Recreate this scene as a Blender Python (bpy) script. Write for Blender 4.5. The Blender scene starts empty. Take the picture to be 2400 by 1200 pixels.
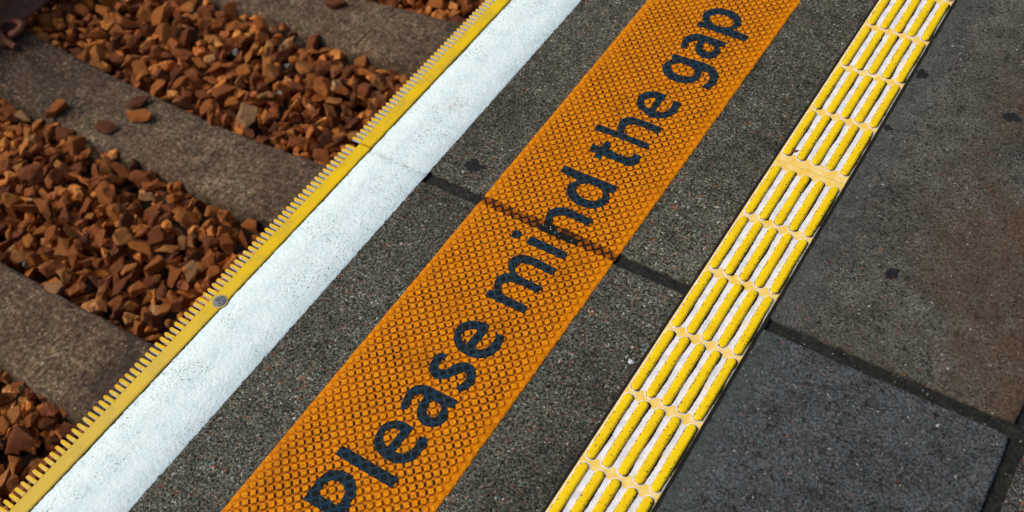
import bpy, bmesh, math, random
from mathutils import Vector, Matrix, noise
random.seed(7)
S = bpy.context.scene
# ---------------------------------------------------------------- camera
CAM_R = Matrix(((0.834348, -0.376476, 0.402652), (0.54225, 0.691909, -0.476684), (-0.099138, 0.616058, 0.781437)))
CAM_H = 1.6
cd = bpy.data.cameras.new("camera"); cam = bpy.data.objects.new("camera", cd); S.collection.objects.link(cam)
cd.sensor_width = 36; cd.lens = 37.027; cd.clip_start = 0.05; cd.clip_end = 200
cam.matrix_world = Matrix.Translation((0, 0, CAM_H)) @ CAM_R.to_4x4()
cd.dof.use_dof = True; cd.dof.focus_distance = 2.02; cd.dof.aperture_fstop = 3.6
S.camera = cam
S.render.resolution_x = 1024; S.render.resolution_y = 512
# ---------------------------------------------------------------- light
SUN_EL, SUN_AZ = 48, 240      # azimuth clockwise from +Y
w = bpy.data.worlds.new("World"); S.world = w; w.use_nodes = True
nt = w.node_tree; sky = nt.nodes.new('ShaderNodeTexSky'); sky.sky_type = 'NISHITA'; sky.sun_disc = False
sky.sun_elevation = math.radians(SUN_EL); sky.sun_rotation = math.radians(SUN_AZ)
sky.air_density = 1.0; sky.dust_density = 5.0; sky.ozone_density = 0.6
nt.links.new(sky.outputs[0], nt.nodes['Background'].inputs[0]); nt.nodes['Background'].inputs[1].default_value = 0.125
ld = bpy.data.lights.new("sun", 'SUN'); ld.energy = 1.45; ld.angle = math.radians(24); ld.color = (1.0, 0.95, 0.88)
sun = bpy.data.objects.new("sun", ld); S.collection.objects.link(sun)
el, az = math.radians(SUN_EL), math.radians(SUN_AZ)
sd = Vector((math.sin(az)*math.cos(el), math.cos(az)*math.cos(el), math.sin(el)))
sun.rotation_euler = sd.to_track_quat('Z', 'Y').to_euler(); sun.location = sd*6
S.view_settings.view_transform = 'Standard'; S.view_settings.look = 'None'
S.view_settings.exposure = 0.0; S.view_settings.gamma = 1
# ---------------------------------------------------------------- helpers
def lin(r, g, b):
    f = lambda c: (c/255/12.92) if c/255 <= 0.04045 else ((c/255+0.055)/1.055)**2.4
    return (f(r), f(g), f(b), 1)
class M:
    """small node graph builder"""
    def __init__(s, name, rough=0.8, spec=0.3):
        s.m = bpy.data.materials.new(name); s.m.use_nodes = True; s.t = s.m.node_tree
        s.b = s.t.nodes['Principled BSDF']; s.b.inputs['Roughness'].default_value = rough
        s.b.inputs['Specular IOR Level'].default_value = spec
        s.co = s.t.nodes.new('ShaderNodeTexCoord').outputs['Object']
    def n(s, k): return s.t.nodes.new(k)
    def L(s, a, b): s.t.links.new(a, b)
    def put(s, sock, v):
        if hasattr(v, 'is_output'): s.L(v, sock)
        else: sock.default_value = v
    def noise(s, sc, det=3, rough=0.5, co=None, dist=0.0, out='Fac'):
        n = s.n('ShaderNodeTexNoise'); s.L(co or s.co, n.inputs['Vector'])
        n.inputs['Scale'].default_value = sc; n.inputs['Detail'].default_value = det
        n.inputs['Roughness'].default_value = rough; n.inputs['Distortion'].default_value = dist
        return n.outputs[out]
    def vor(s, sc, out='Color', co=None, feature='F1', rnd=1.0):
        n = s.n('ShaderNodeTexVoronoi'); n.feature = feature; s.L(co or s.co, n.inputs['Vector'])
        n.inputs['Scale'].default_value = sc; n.inputs['Randomness'].default_value = rnd
        return n.outputs[out]
    def math(s, op, a, b=0.0, c=0.0, clamp=False):
        n = s.n('ShaderNodeMath'); n.operation = op; n.use_clamp = clamp
        s.put(n.inputs[0], a); s.put(n.inputs[1], b); s.put(n.inputs[2], c); return n.outputs[0]
    def ss(s, x, lo, hi):   # smoothstep lo->hi
        n = s.n('ShaderNodeMapRange'); n.interpolation_type = 'SMOOTHSTEP'
        s.put(n.inputs[0], x); n.inputs[1].default_value = lo; n.inputs[2].default_value = hi
        n.inputs[3].default_value = 0; n.inputs[4].default_value = 1; return n.outputs[0]
    def ramp(s, x, stops, const=False):
        n = s.n('ShaderNodeValToRGB'); s.L(x, n.inputs[0]); e = n.color_ramp.elements
        if const: n.color_ramp.interpolation = 'CONSTANT'
        while len(e) < len(stops): e.new(0.5)
        for i, (p, c) in enumerate(stops): e[i].position = p; e[i].color = c
        return n.outputs[0]
    def mix(s, f, a, b, mode='MIX'):
        n = s.n('ShaderNodeMix'); n.data_type = 'RGBA'; n.blend_type = mode; n.clamp_factor = True
        s.put(n.inputs[0], f); s.put(n.inputs[6], a); s.put(n.inputs[7], b); return n.outputs[2]
    def sep(s, v):
        n = s.n('ShaderNodeSeparateXYZ'); s.L(v, n.inputs[0]); return n.outputs
    def map(s, v, scale=(1, 1, 1), rot=(0, 0, 0), loc=(0, 0, 0)):
        n = s.n('ShaderNodeMapping'); s.L(v, n.inputs[0]); n.inputs[3].default_value = scale
        n.inputs[2].default_value = rot; s.put(n.inputs[1], loc); return n.outputs[0]
    def rnd(s): return s.n('ShaderNodeObjectInfo').outputs['Random']
    def rco(s):   # object coordinates shifted by the object's own random number
        n = s.n('ShaderNodeVectorMath'); n.operation = 'ADD'; s.L(s.co, n.inputs[0])
        c = s.n('ShaderNodeCombineXYZ'); r = s.rnd()
        s.L(s.math('MULTIPLY', r, 91.7), c.inputs[0]); s.L(s.math('MULTIPLY', r, 37.3), c.inputs[1]); s.L(c.outputs[0], n.inputs[1])
        return n.outputs[0]
    def bump(s, h, dist=0.001, st=1.0, prev=None):
        n = s.n('ShaderNodeBump'); s.L(h, n.inputs['Height']); n.inputs['Distance'].default_value = dist
        n.inputs['Strength'].default_value = st
        if prev: s.L(prev, n.inputs['Normal'])
        return n.outputs[0]
    def out(s, col=None, rough=None, normal=None, metal=None):
        if col is not None: s.put(s.b.inputs['Base Color'], col)
        if rough is not None: s.put(s.b.inputs['Roughness'], rough)
        if normal is not None: s.L(normal, s.b.inputs['Normal'])
        if metal is not None: s.b.inputs['Metallic'].default_value = metal
        return s.m
def obj(name, verts, faces, mats, parent=None, loc=(0, 0, 0), smooth=False, midx=None):
    me = bpy.data.meshes.new(name); me.from_pydata(verts, [], faces)
    for m in (mats if isinstance(mats, (list, tuple)) else [mats]): me.materials.append(m)
    if midx: me.polygons.foreach_set('material_index', midx)
    if smooth: me.polygons.foreach_set('use_smooth', [True]*len(faces))
    me.update(); o = bpy.data.objects.new(name, me); S.collection.objects.link(o); o.location = loc
    if parent: o.parent = parent
    return o
def bmobj(name, bm, mats, parent=None, loc=(0, 0, 0), smooth=False):
    bmesh.ops.recalc_face_normals(bm, faces=bm.faces)
    me = bpy.data.meshes.new(name); bm.to_mesh(me); bm.free()
    for m in (mats if isinstance(mats, (list, tuple)) else [mats]): me.materials.append(m)
    if smooth: me.polygons.foreach_set('use_smooth', [True]*len(me.polygons))
    o = bpy.data.objects.new(name, me); S.collection.objects.link(o); o.location = loc
    if parent: o.parent = parent
    return o
def tag(o, label=None, cat=None, group=None, kind=None):
    if label: o['label'] = label
    if cat: o['category'] = cat
    if group: o['group'] = group
    if kind: o['kind'] = kind
    return o
def empty(name, loc=(0, 0, 0)):
    o = bpy.data.objects.new(name, None); S.collection.objects.link(o); o.location = loc; o.empty_display_size = 0.05
    return o
def inst(o, parent, loc, rot=(0, 0, 0), scale=(1, 1, 1)):
    c = o.copy(); S.collection.objects.link(c); c.parent = parent; c.location = loc; c.rotation_euler = rot; c.scale = scale
    return c
N1 = lambda x, y=0.0, z=0.0: noise.noise(Vector((x, y, z)))
def project(x, y, z):
    q = CAM_R.transposed() @ Vector((x, y, z-CAM_H)); k = 1053.2/-q.z
    return 512+q.x*k, 256-q.y*k, -q.z
# ---------------------------------------------------------------- materials
def concrete(name, dark, mid, lite, seed, brown=0.0, smoothpatch=False, amount=1.0, tint2=None):
    m = M(name, 0.88, 0.12)
    c = m.map(m.co, loc=(seed, seed*1.7, 0))
    big = m.noise(3.2, 4, 0.6, c); fine = m.noise(190, 5, 0.8, c)
    base = m.ramp(fine, [(0.40, dark), (0.49, mid), (0.60, lite)])
    warp = m.n('ShaderNodeVectorMath'); warp.operation = 'ADD'; m.L(c, warp.inputs[0])
    wn = m.n('ShaderNodeTexNoise'); m.L(c, wn.inputs['Vector']); wn.inputs['Scale'].default_value = 110; wn.inputs['Detail'].default_value = 2
    wm = m.n('ShaderNodeVectorMath'); wm.operation = 'SCALE'; m.L(wn.outputs['Color'], wm.inputs[0]); wm.inputs['Scale'].default_value = 0.012
    m.L(wm.outputs[0], warp.inputs[1]); cw = warp.outputs[0]
    # exposed aggregate: three sizes of stone chip, each chip with its own colour
    def chips(sc, lo, hi, co_):
        v = m.n('ShaderNodeTexVoronoi'); m.L(co_, v.inputs['Vector']); v.inputs['Scale'].default_value = sc
        s_ = m.sep(v.outputs['Color']); d = v.outputs['Distance']
        col = m.ramp(s_[0], [(0, lin(30, 30, 27)), (.16, lin(112, 106, 92)), (.34, lin(50, 46, 38)), (.46, lin(142, 132, 114)),
                             (.60, lin(52, 66, 66)), (.70, lin(170, 162, 150)), (.77, lin(168, 84, 48)), (.83, lin(98, 72, 54)), (.91, lin(216, 212, 202)), (.955, lin(104, 148, 150))], True)
        k = m.math('MULTIPLY', m.math('GREATER_THAN', s_[1], lo), m.ss(d, hi, hi*0.7)); return col, k
    wear = m.ss(m.noise(7, 5, 0.7, c), 0.36, 0.60)
    c0, k0 = chips(330, 0.45, 0.62, cw); c1, k1 = chips(215, 0.66, 0.52, cw); c2, k2 = chips(125, 0.86, 0.42, cw)
    mid_ = m.noise(34, 5, 0.75, cw)
    wa = m.math('MULTIPLY', m.math('MULTIPLY', m.math('MULTIPLY_ADD', wear, 0.45, 0.52), amount), m.math('MULTIPLY_ADD', m.ss(mid_, 0.40, 0.60), 0.6, 0.4))
    base = m.mix(1.0, base, m.ramp(mid_, [(0.36, (0.55, 0.55, 0.53, 1)), (0.5, (0.95, 0.96, 0.94, 1)), (0.64, (1.25, 1.27, 1.24, 1))]), 'MULTIPLY')
    col = m.mix(m.math('MULTIPLY', k0, wa), base, c0)
    col = m.mix(m.math('MULTIPLY', k1, wa), col, c1)
    col = m.mix(m.math('MULTIPLY', k2, m.math('MULTIPLY', wa, 0.85)), col, c2)
    pits = m.math('MULTIPLY', m.ss(m.vor(85, 'Distance', cw), 0.22, 0.08), m.ss(m.noise(24, 2, 0.5, c), 0.46, 0.60))
    col = m.mix(m.math('MULTIPLY', pits, 0.85), col, lin(16, 16, 16))
    pit2 = m.math('MULTIPLY', m.ss(m.noise(210, 4, 0.75, cw), 0.45, 0.38), 0.9)
    col = m.mix(pit2, col, lin(20, 19, 18))
    blot = m.ramp(big, [(0.32, (0.58, 0.58, 0.56, 1)), (0.5, (0.95, 0.96, 0.93, 1)), (0.7, (1.28, 1.28, 1.22, 1))])
    col = m.mix(1.0, col, blot, 'MULTIPLY')
    if smoothpatch:      # right of the tactile plates the slabs are trowelled smoother
        sx = m.ss(m.sep(m.co)[0], -0.345, -0.330)
        fines = m.ramp(m.noise(180, 5, 0.85, c), [(0.38, lin(26, 27, 28)), (0.5, tint2[0]), (0.64, tint2[1])])
        fines = m.mix(1.0, fines, m.ramp(m.noise(20, 6, 0.75, cw), [(0.36, (0.66, 0.66, 0.66, 1)), (0.5, (1.0, 1.0, 1.0, 1)), (0.62, (1.35, 1.35, 1.35, 1))]), 'MULTIPLY')
        fines = m.mix(m.math('MULTIPLY', m.ss(m.noise(75, 5, 0.75, cw), 0.56, 0.60), 0.85), fines, lin(22, 22, 23))
        big_chip = m.math('MULTIPLY', m.ss(m.vor(62, 'Distance', cw), 0.24, 0.16), m.math('GREATER_THAN', m.sep(m.vor(62, 'Color', cw))[1], 0.70))
        fines = m.mix(m.math('MULTIPLY', big_chip, 0.65), fines, m.ramp(m.sep(m.vor(62, 'Color', cw))[0], [(0, lin(24, 22, 20)), (.45, lin(86, 66, 56)), (.75, lin(30, 28, 28)), (.9, lin(130, 130, 128))], True))
        fines = m.mix(m.math('MULTIPLY', m.math('MULTIPLY', k1, m.math('GREATER_THAN', m.noise(70, 2, 0.5, c), 0.5)), 0.55), fines, c1)
        fines = m.mix(1.0, fines, m.ramp(big, [(0.32, (0.82, 0.82, 0.80, 1)), (0.7, (1.2, 1.2, 1.17, 1))]), 'MULTIPLY')
        col = m.mix(m.math('MULTIPLY', sx, 0.85), col, fines)
    if brown:
        bx = m.ss(m.sep(m.co)[0], -0.30, 0.02)
        col = m.mix(m.math('MULTIPLY', bx, m.math('MULTIPLY', m.ss(m.noise(2.6, 4, 0.6, c), 0.36, 0.58), brown)), col, lin(88, 62, 42))
    if smoothpatch:
        x = m.sep(m.co)[0]; w_ = m.math('ADD', x, m.math('MULTIPLY', m.noise(14, 4, 0.65), 0.09))
        k = m.math('MULTIPLY', m.ss(w_, -0.345, -0.335), m.ss(w_, -0.215, -0.290))
        col = m.mix(m.math('MULTIPLY', k, 0.5), col, lin(80, 88, 86))
    h = m.math('ADD', m.math('MULTIPLY', m.math('ADD', k0, k1), 0.5), m.math('ADD', fine, m.math('MULTIPLY', m.math('ADD', pits, pit2), -1.5)))
    return m.out(col, 0.9, m.bump(h, 0.0014, 0.8))
MAT_SLAB_A = concrete("concrete_exposed", lin(32, 32, 28), lin(82, 82, 73), lin(128, 126, 112), 0.0, 0.60, True, 1.0, (lin(86, 86, 80), lin(118, 116, 106)))
MAT_SLAB_B = concrete("concrete_grey", lin(32, 33, 29), lin(80, 81, 74), lin(126, 126, 115), 5.3, 0.0, True, 1.0, (lin(72, 76, 80), lin(102, 108, 113)))
MAT_SLAB_C = concrete("concrete_far", lin(34, 34, 34), lin(62, 62, 62), lin(88, 88, 88), 9.1, 0.1)

def simple(name, c1, c2, sc=60, rough=0.85, bump=0.0006, spec=0.3):
    m = M(name, rough, spec); f = m.noise(sc, 5, 0.65)
    return m.out(m.ramp(f, [(0.35, c1), (0.65, c2)]), None, m.bump(m.noise(sc*3, 3), bump, 0.7))
def sealant_mat():
    m = M("joint_sealant", 0.75, 0.3); f = m.noise(160, 4, 0.7)
    col = m.ramp(f, [(0.35, lin(10, 10, 9)), (0.55, lin(30, 31, 25)), (0.72, lin(56, 55, 42))])
    sp = m.math('GREATER_THAN', m.sep(m.vor(380))[1], 0.992)
    return m.out(m.mix(m.math('MULTIPLY', sp, .6), col, lin(150, 148, 140)), None, m.bump(f, 0.002, 0.9))
MAT_SEAL = sealant_mat()
MAT_BLACK = simple("black_gap_dirt", lin(12, 12, 12), lin(30, 28, 26), 200)
def white_line_mat():
    m = M("white_line_paint", 0.8, 0.1); c = m.co
    col = m.ramp(m.noise(30, 5, 0.6), [(0.3, lin(212, 233, 234)), (0.6, lin(226, 243, 243))])
    reg = m.ss(m.noise(10, 4, 0.65), 0.44, 0.68)
    fleck = m.math('MULTIPLY', m.ss(m.noise(300, 3, 0.75), 0.555, 0.64), m.math('MULTIPLY_ADD', reg, 1.3, 0.22))
    col = m.mix(m.math('MULTIPLY', fleck, 0.9), col, lin(98, 112, 108))
    dot = m.math('MULTIPLY', m.ss(m.vor(190, 'Distance'), 0.17, 0.08), m.math('GREATER_THAN', m.sep(m.vor(190))[0], 0.62))
    col = m.mix(m.math('MULTIPLY', dot, 0.85), col, lin(50, 48, 42))
    pk = m.n('ShaderNodeVectorMath'); pk.operation = 'DISTANCE'; m.L(c, pk.inputs[0]); pk.inputs[1].default_value = (-1.165, 1.27, 0)
    pink = m.math('MULTIPLY', m.ss(pk.outputs['Value'], 0.035, 0.0), m.ss(m.noise(120, 3), 0.40, 0.6))
    col = m.mix(m.math('MULTIPLY', pink, 0.45), col, lin(178, 118, 100))
    # hairline crack over the slab joint
    s_ = m.sep(c); yy = m.math('ADD', s_[1], m.math('MULTIPLY_ADD', m.noise(38, 4, 0.6), 0.014, -0.007))
    cr = m.math('ABSOLUTE', m.math('SUBTRACT', yy, 1.069))
    crk = m.math('MULTIPLY', m.ss(cr, 0.0016, 0.0006), m.math('MULTIPLY', m.ss(m.noise(34, 3, 0.6), 0.42, 0.56), 0.65))
    col = m.mix(crk, col, lin(70, 76, 76))
    halo = m.math('MULTIPLY', m.ss(cr, 0.013, 0.002), m.ss(m.noise(150, 3), 0.4, 0.6))
    col = m.mix(m.math('MULTIPLY', halo, 0.35), col, lin(140, 158, 162))
    # chipped rim: bare dark concrete shows through towards both edges
    x = s_[0]; nz = m.math('MULTIPLY_ADD', m.noise(90, 4, 0.7), 0.010, -0.005)
    e = m.math('MINIMUM', m.math('SUBTRACT', m.math('ADD', x, nz), -1.2495), m.math('SUBTRACT', -1.1005, m.math('ADD', x, nz)))
    col = m.mix(m.math('MULTIPLY', m.ss(e, -0.0002, -0.0012), 0.9), col, lin(44, 42, 40))
    h = m.math('ADD', m.noise(210, 4, 0.6), m.math('MULTIPLY', m.noise(120, 3), 1.0))
    return m.out(col, None, m.bump(h, 0.0026, 0.7))
MAT_WHITE = white_line_mat()
QX, QY, PX, PY = 0.0105, 0.0104, -0.9016, 0.4291      # stud lattice: half diagonals and phase
def lattice(m):
    """distance from the centre of the stud cell along both lattice directions, 0..0.5"""
    x, y, z = m.sep(m.co)
    a = m.math('MULTIPLY', m.math('SUBTRACT', x, PX), 1/(2*QX)); b = m.math('MULTIPLY', m.math('SUBTRACT', y, PY), 1/(2*QY))
    u = m.math('ADD', a, b); v = m.math('SUBTRACT', a, b)
    f = lambda t: m.math('ABSOLUTE', m.math('SUBTRACT', m.math('FRACT', m.math('ADD', t, 0.5)), 0.5))
    return f(u), f(v)
def grime_band(m):
    s_ = m.sep(m.co); yy = m.math('ADD', s_[1], m.math('MULTIPLY_ADD', m.noise(26, 4, 0.6), 0.026, -0.013))
    d = m.math('ABSOLUTE', m.math('SUBTRACT', yy, 1.0675))
    xc = m.ss(m.math('ABSOLUTE', m.math('SUBTRACT', s_[0], -0.775)), 0.10, 0.015)
    wdt = m.math('MULTIPLY_ADD', xc, 0.005, 0.0)
    return m.ss(m.math('SUBTRACT', d, wdt), 0.0125, 0.0075), xc
def mat_mat():
    m = M("orange_rubber_mat", 0.7, 0.08); du, dv = lattice(m)
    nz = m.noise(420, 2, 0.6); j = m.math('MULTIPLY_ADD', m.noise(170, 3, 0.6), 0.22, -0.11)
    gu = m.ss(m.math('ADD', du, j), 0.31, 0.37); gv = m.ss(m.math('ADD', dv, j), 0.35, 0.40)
    slit = m.math('ADD', m.math('MULTIPLY', gu, m.ss(dv, 0.36, 0.27)), m.math('MULTIPLY', m.math('MULTIPLY', gv, m.ss(du, 0.34, 0.26)), 0.7), 0, True)  # groove dirt and stud shadow, both put into the colour
    col = m.ramp(m.noise(26, 4, 0.6), [(0.3, (0.50, 0.140, 0.0008, 1)), (0.7, (0.66, 0.195, 0.001, 1))])
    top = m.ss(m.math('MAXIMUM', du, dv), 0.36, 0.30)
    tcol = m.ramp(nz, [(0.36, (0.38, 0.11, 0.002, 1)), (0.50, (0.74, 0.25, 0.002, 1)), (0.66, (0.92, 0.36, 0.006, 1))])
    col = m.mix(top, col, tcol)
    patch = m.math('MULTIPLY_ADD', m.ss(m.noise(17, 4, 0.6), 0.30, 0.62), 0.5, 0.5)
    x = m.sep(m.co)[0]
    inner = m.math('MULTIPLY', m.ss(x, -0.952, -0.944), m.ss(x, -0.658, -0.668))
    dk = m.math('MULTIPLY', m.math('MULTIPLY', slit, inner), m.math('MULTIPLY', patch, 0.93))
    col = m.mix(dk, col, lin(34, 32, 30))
    pit = m.math('MULTIPLY', m.ss(m.noise(600, 2, 0.6), 0.66, 0.74), 0.7)
    col = m.mix(pit, col, lin(90, 45, 6))
    soil = m.math('MULTIPLY', m.ss(m.noise(9, 6, 0.65, m.map(m.co, loc=(3, 2, 0))), 0.50, 0.75), 0.35)
    col = m.mix(soil, col, lin(112, 58, 10))
    band, xc = grime_band(m)
    gcol = m.mix(m.math('MULTIPLY', top, m.math('SUBTRACT', 1.0, m.math('MULTIPLY', xc, m.ss(m.noise(60, 3), 0.42, 0.5)))), lin(32, 28, 22), lin(146, 74, 14))
    col = m.mix(m.math('MULTIPLY', band, 0.93), col, gcol)
    return m.out(col, m.math('MULTIPLY_ADD', nz, 0.25, 0.6), m.bump(nz, 0.0014, 0.6))
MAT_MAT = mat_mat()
def letter_mat():
    m = M("navy_letter_paint", 0.8, 0.08); du, dv = lattice(m)
    j = m.math('MULTIPLY_ADD', m.noise(150, 2), 0.06, -0.03)
    mx = m.math('ADD', m.math('MAXIMUM', m.math('POWER', m.math('ADD', m.math('POWER', du, 5), m.math('POWER', dv, 5)), 0.2), 0), j)
    sq = m.ss(mx, 0.355, 0.325)
    nav = m.ramp(m.noise(34, 4, 0.6), [(0.35, lin(38, 48, 54)), (0.6, lin(24, 54, 72))])
    col = m.mix(sq, nav, lin(23, 29, 33))
    band, xc = grime_band(m)
    col = m.mix(m.math('MULTIPLY', band, 0.85), col, lin(26, 24, 20))
    sp = m.math('GREATER_THAN', m.sep(m.vor(420))[1], 0.965)
    col = m.mix(m.math('MULTIPLY', sp, m.math('MULTIPLY_ADD', band, 0.6, 0.12)), col, lin(150, 165, 160))
    return m.out(col, None, m.bump(m.math('ADD', sq, m.math('MULTIPLY', m.math('MULTIPLY', band, m.noise(260, 3)), 4.0)), 0.0005, 0.8))
MAT_LETTER = letter_mat()
def bar_mat():
    m = M("yellow_bar_paint", 0.45, 0.22); c = m.rco()
    col = m.ramp(m.noise(40, 4, 0.6, c), [(0.3, (0.84, 0.55, 0.001, 1)), (0.65, (0.92, 0.65, 0.002, 1))])
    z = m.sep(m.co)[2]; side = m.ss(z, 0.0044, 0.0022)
    col = m.mix(m.math('MULTIPLY', side, 0.75), col, (0.74, 0.47, 0.09, 1))  # tan flanks: side shading of the bars put into the colour
    chip = m.math('MULTIPLY', m.ss(m.noise(170, 3, 0.6, c), 0.655, 0.675), m.ss(m.noise(30, 2, 0.5, c), 0.45, 0.56))
    x = m.math('ABSOLUTE', m.sep(m.co)[0])
    edge = m.math('MULTIPLY', m.ss(x, 0.0025, 0.0055), m.ss(m.noise(210, 3, 0.6, c), 0.60, 0.625))
    k = m.math('MAXIMUM', chip, edge)
    col = m.mix(m.math('MULTIPLY', k, 0.92), col, lin(46, 40, 18))
    scuff = m.math('MULTIPLY', m.ss(m.noise(95, 5, 0.7, c, 2.5), 0.56, 0.60), m.ss(m.noise(22, 2, 0.5, c), 0.50, 0.62))
    col = m.mix(m.math('MULTIPLY', scuff, 0.4), col, lin(170, 122, 6))
    return m.out(col, m.math('MULTIPLY_ADD', m.noise(80, 3, .5, c), 0.3, 0.28), m.bump(m.math('ADD', m.noise(60, 3, 0.5, c, 1.0), m.math('MULTIPLY', k, -2.0)), 0.00025, 0.5))
MAT_BAR = bar_mat()
def plate_mat():
    m = M("pale_yellow_plate", 0.65, 0.1)
    col = m.ramp(m.noise(42, 4, 0.6), [(0.30, (0.93, 0.76, 0.36, 1)), (0.48, (0.88, 0.62, 0.17, 1)), (0.68, (0.86, 0.56, 0.06, 1))])
    d = m.math('MULTIPLY', m.ss(m.vor(95, 'Distance'), 0.12, 0.07), m.math('GREATER_THAN', m.sep(m.vor(95))[2], 0.7))
    col = m.mix(d, col, lin(120, 70, 40))
    return m.out(col, None, m.bump(m.noise(120, 3), 0.0004, 0.5))
MAT_PLATE = plate_mat()
def infill_mat():
    m = M("white_infill_paint", 0.8, 0.1)
    col = m.ramp(m.noise(60, 4, 0.6), [(0.3, lin(206, 208, 212)), (0.6, lin(238, 239, 240))])
    sp = m.math('MULTIPLY', m.ss(m.noise(300, 2, 0.6), 0.66, 0.70), m.ss(m.noise(30, 2), 0.42, 0.6))
    col = m.mix(m.math('MULTIPLY', sp, 0.8), col, lin(60, 58, 52))
    rd = m.math('MULTIPLY', m.ss(m.vor(130, 'Distance'), 0.14, 0.07), m.math('GREATER_THAN', m.sep(m.vor(130))[2], 0.86))
    col = m.mix(rd, col, lin(200, 110, 70))
    yl = m.math('MULTIPLY', m.ss(m.noise(34, 3), 0.56, 0.72), 0.45)
    col = m.mix(yl, col, (0.86, 0.66, 0.28, 1))
    return m.out(col, None, m.bump(m.noise(200, 4), 0.001, 0.7))
MAT_INFILL = infill_mat()
def comb_mat():
    m = M("yellow_comb_paint", 0.65, 0.1)
    col = m.ramp(m.noise(14, 5, 0.6), [(0.34, (0.58, 0.40, 0.035, 1)), (0.5, (0.76, 0.50, 0.010, 1)), (0.7, (0.82, 0.56, 0.004, 1))])
    y = m.sep(m.n('ShaderNodeNewGeometry').outputs['Position'])[1]; worn = m.ss(m.math('ADD', y, m.math('MULTIPLY', m.noise(9, 3), 0.5)), 1.05, 0.55)
    col = m.mix(m.math('MULTIPLY', worn, 0.50), col, (0.58, 0.44, 0.13, 1))
    g = m.math('MULTIPLY', m.ss(m.noise(420, 2, 0.7), 0.52, 0.64), 0.35)
    col = m.mix(g, col, (0.42, 0.27, 0.03, 1))
    st = m.ss(m.noise(1.0, 4, 0.6, m.map(m.co, (60, 7, 60))), 0.60, 0.75)
    col = m.mix(m.math('MULTIPLY', st, 0.35), col, (0.66, 0.34, 0.01, 1))
    return m.out(col, None, m.bump(m.noise(380, 3), 0.0005, 0.6))
MAT_COMB = comb_mat()
def tooth_mat():
    m = M("yellow_tooth_paint", 0.65, 0.1); c = m.rco(); x, y, z = m.sep(m.co)
    col = m.ramp(m.noise(60, 4, 0.6, c), [(0.3, (0.64, 0.43, 0.05, 1)), (0.6, (0.80, 0.52, 0.012, 1))])
    tip = m.ss(m.math('ADD', x, m.math('MULTIPLY_ADD', m.noise(180, 3, 0.6, c), 0.010, -0.005)), -0.016, -0.022)
    chip = m.math('MULTIPLY', m.ss(m.noise(240, 3, 0.6, c), 0.60, 0.64), 0.9)
    col = m.mix(m.math('MULTIPLY', tip, 0.5), col, (0.72, 0.36, 0.01, 1))
    col = m.mix(chip, col, (0.62, 0.66, 0.70, 1))
    return m.out(col, None, m.bump(m.noise(300, 3, .5, c), 0.0004, 0.6))
MAT_TOOTH = tooth_mat()
MAT_TOOTHSIDE = simple("pale_grey_tooth_side", lin(192, 212, 240), lin(228, 239, 252), 160, 0.6)
def stone_mat(name, pale=False, attr=True):
    m = M(name, 0.82, 0.3)
    if attr:
        a = m.n('ShaderNodeAttribute'); a.attribute_name = 'tint'; t = a.outputs['Fac']; c = m.co
    else: t = m.rnd(); c = m.rco()
    if pale: col = m.ramp(m.noise(60, 4, 0.6, c), [(0.3, lin(120, 125, 122)), (0.7, lin(196, 192, 182))])
    else:
        col = m.ramp(t, [(0.0, (0.15, 0.040, 0.014, 1)), (0.25, (0.30, 0.080, 0.018, 1)), (0.5, (0.46, 0.130, 0.022, 1)),
                         (0.72, (0.58, 0.180, 0.028, 1)), (0.90, (0.60, 0.225, 0.045, 1)), (0.985, (0.46, 0.20, 0.06, 1)), (1.0, (0.48, 0.27, 0.12, 1))])
        v = m.ramp(m.noise(62, 5, 0.75, c), [(0.34, (0.36, 0.30, 0.28, 1)), (0.5, (0.92, 0.92, 0.92, 1)), (0.66, (1.45, 1.7, 2.0, 1))])
        col = m.mix(1.0, col, v, 'MULTIPLY')
        col = m.mix(m.math('MULTIPLY', m.ss(m.noise(28, 3, 0.5, c), 0.60, 0.72), 0.5), col, (0.50, 0.16, 0.03, 1))
    pt_ = m.n('ShaderNodeNewGeometry').outputs['Pointiness']      # lighter colour along convex edges
    col = m.mix(m.math('MULTIPLY', m.ss(pt_, 0.53, 0.62), 0.35), col, (0.62, 0.26, 0.07, 1) if not pale else lin(210, 206, 196))
    return m.out(col, None, m.bump(m.math('ADD', m.noise(130, 4, 0.6, c), m.math('MULTIPLY', m.noise(45, 3, 0.5, c), 2.0)), 0.010, 0.75))
MAT_STONE = stone_mat("rust_ballast_stone"); MAT_STONE_I = stone_mat("rust_loose_stone", attr=False)
MAT_STONE_P = stone_mat("pale_stone", True, False)
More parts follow.
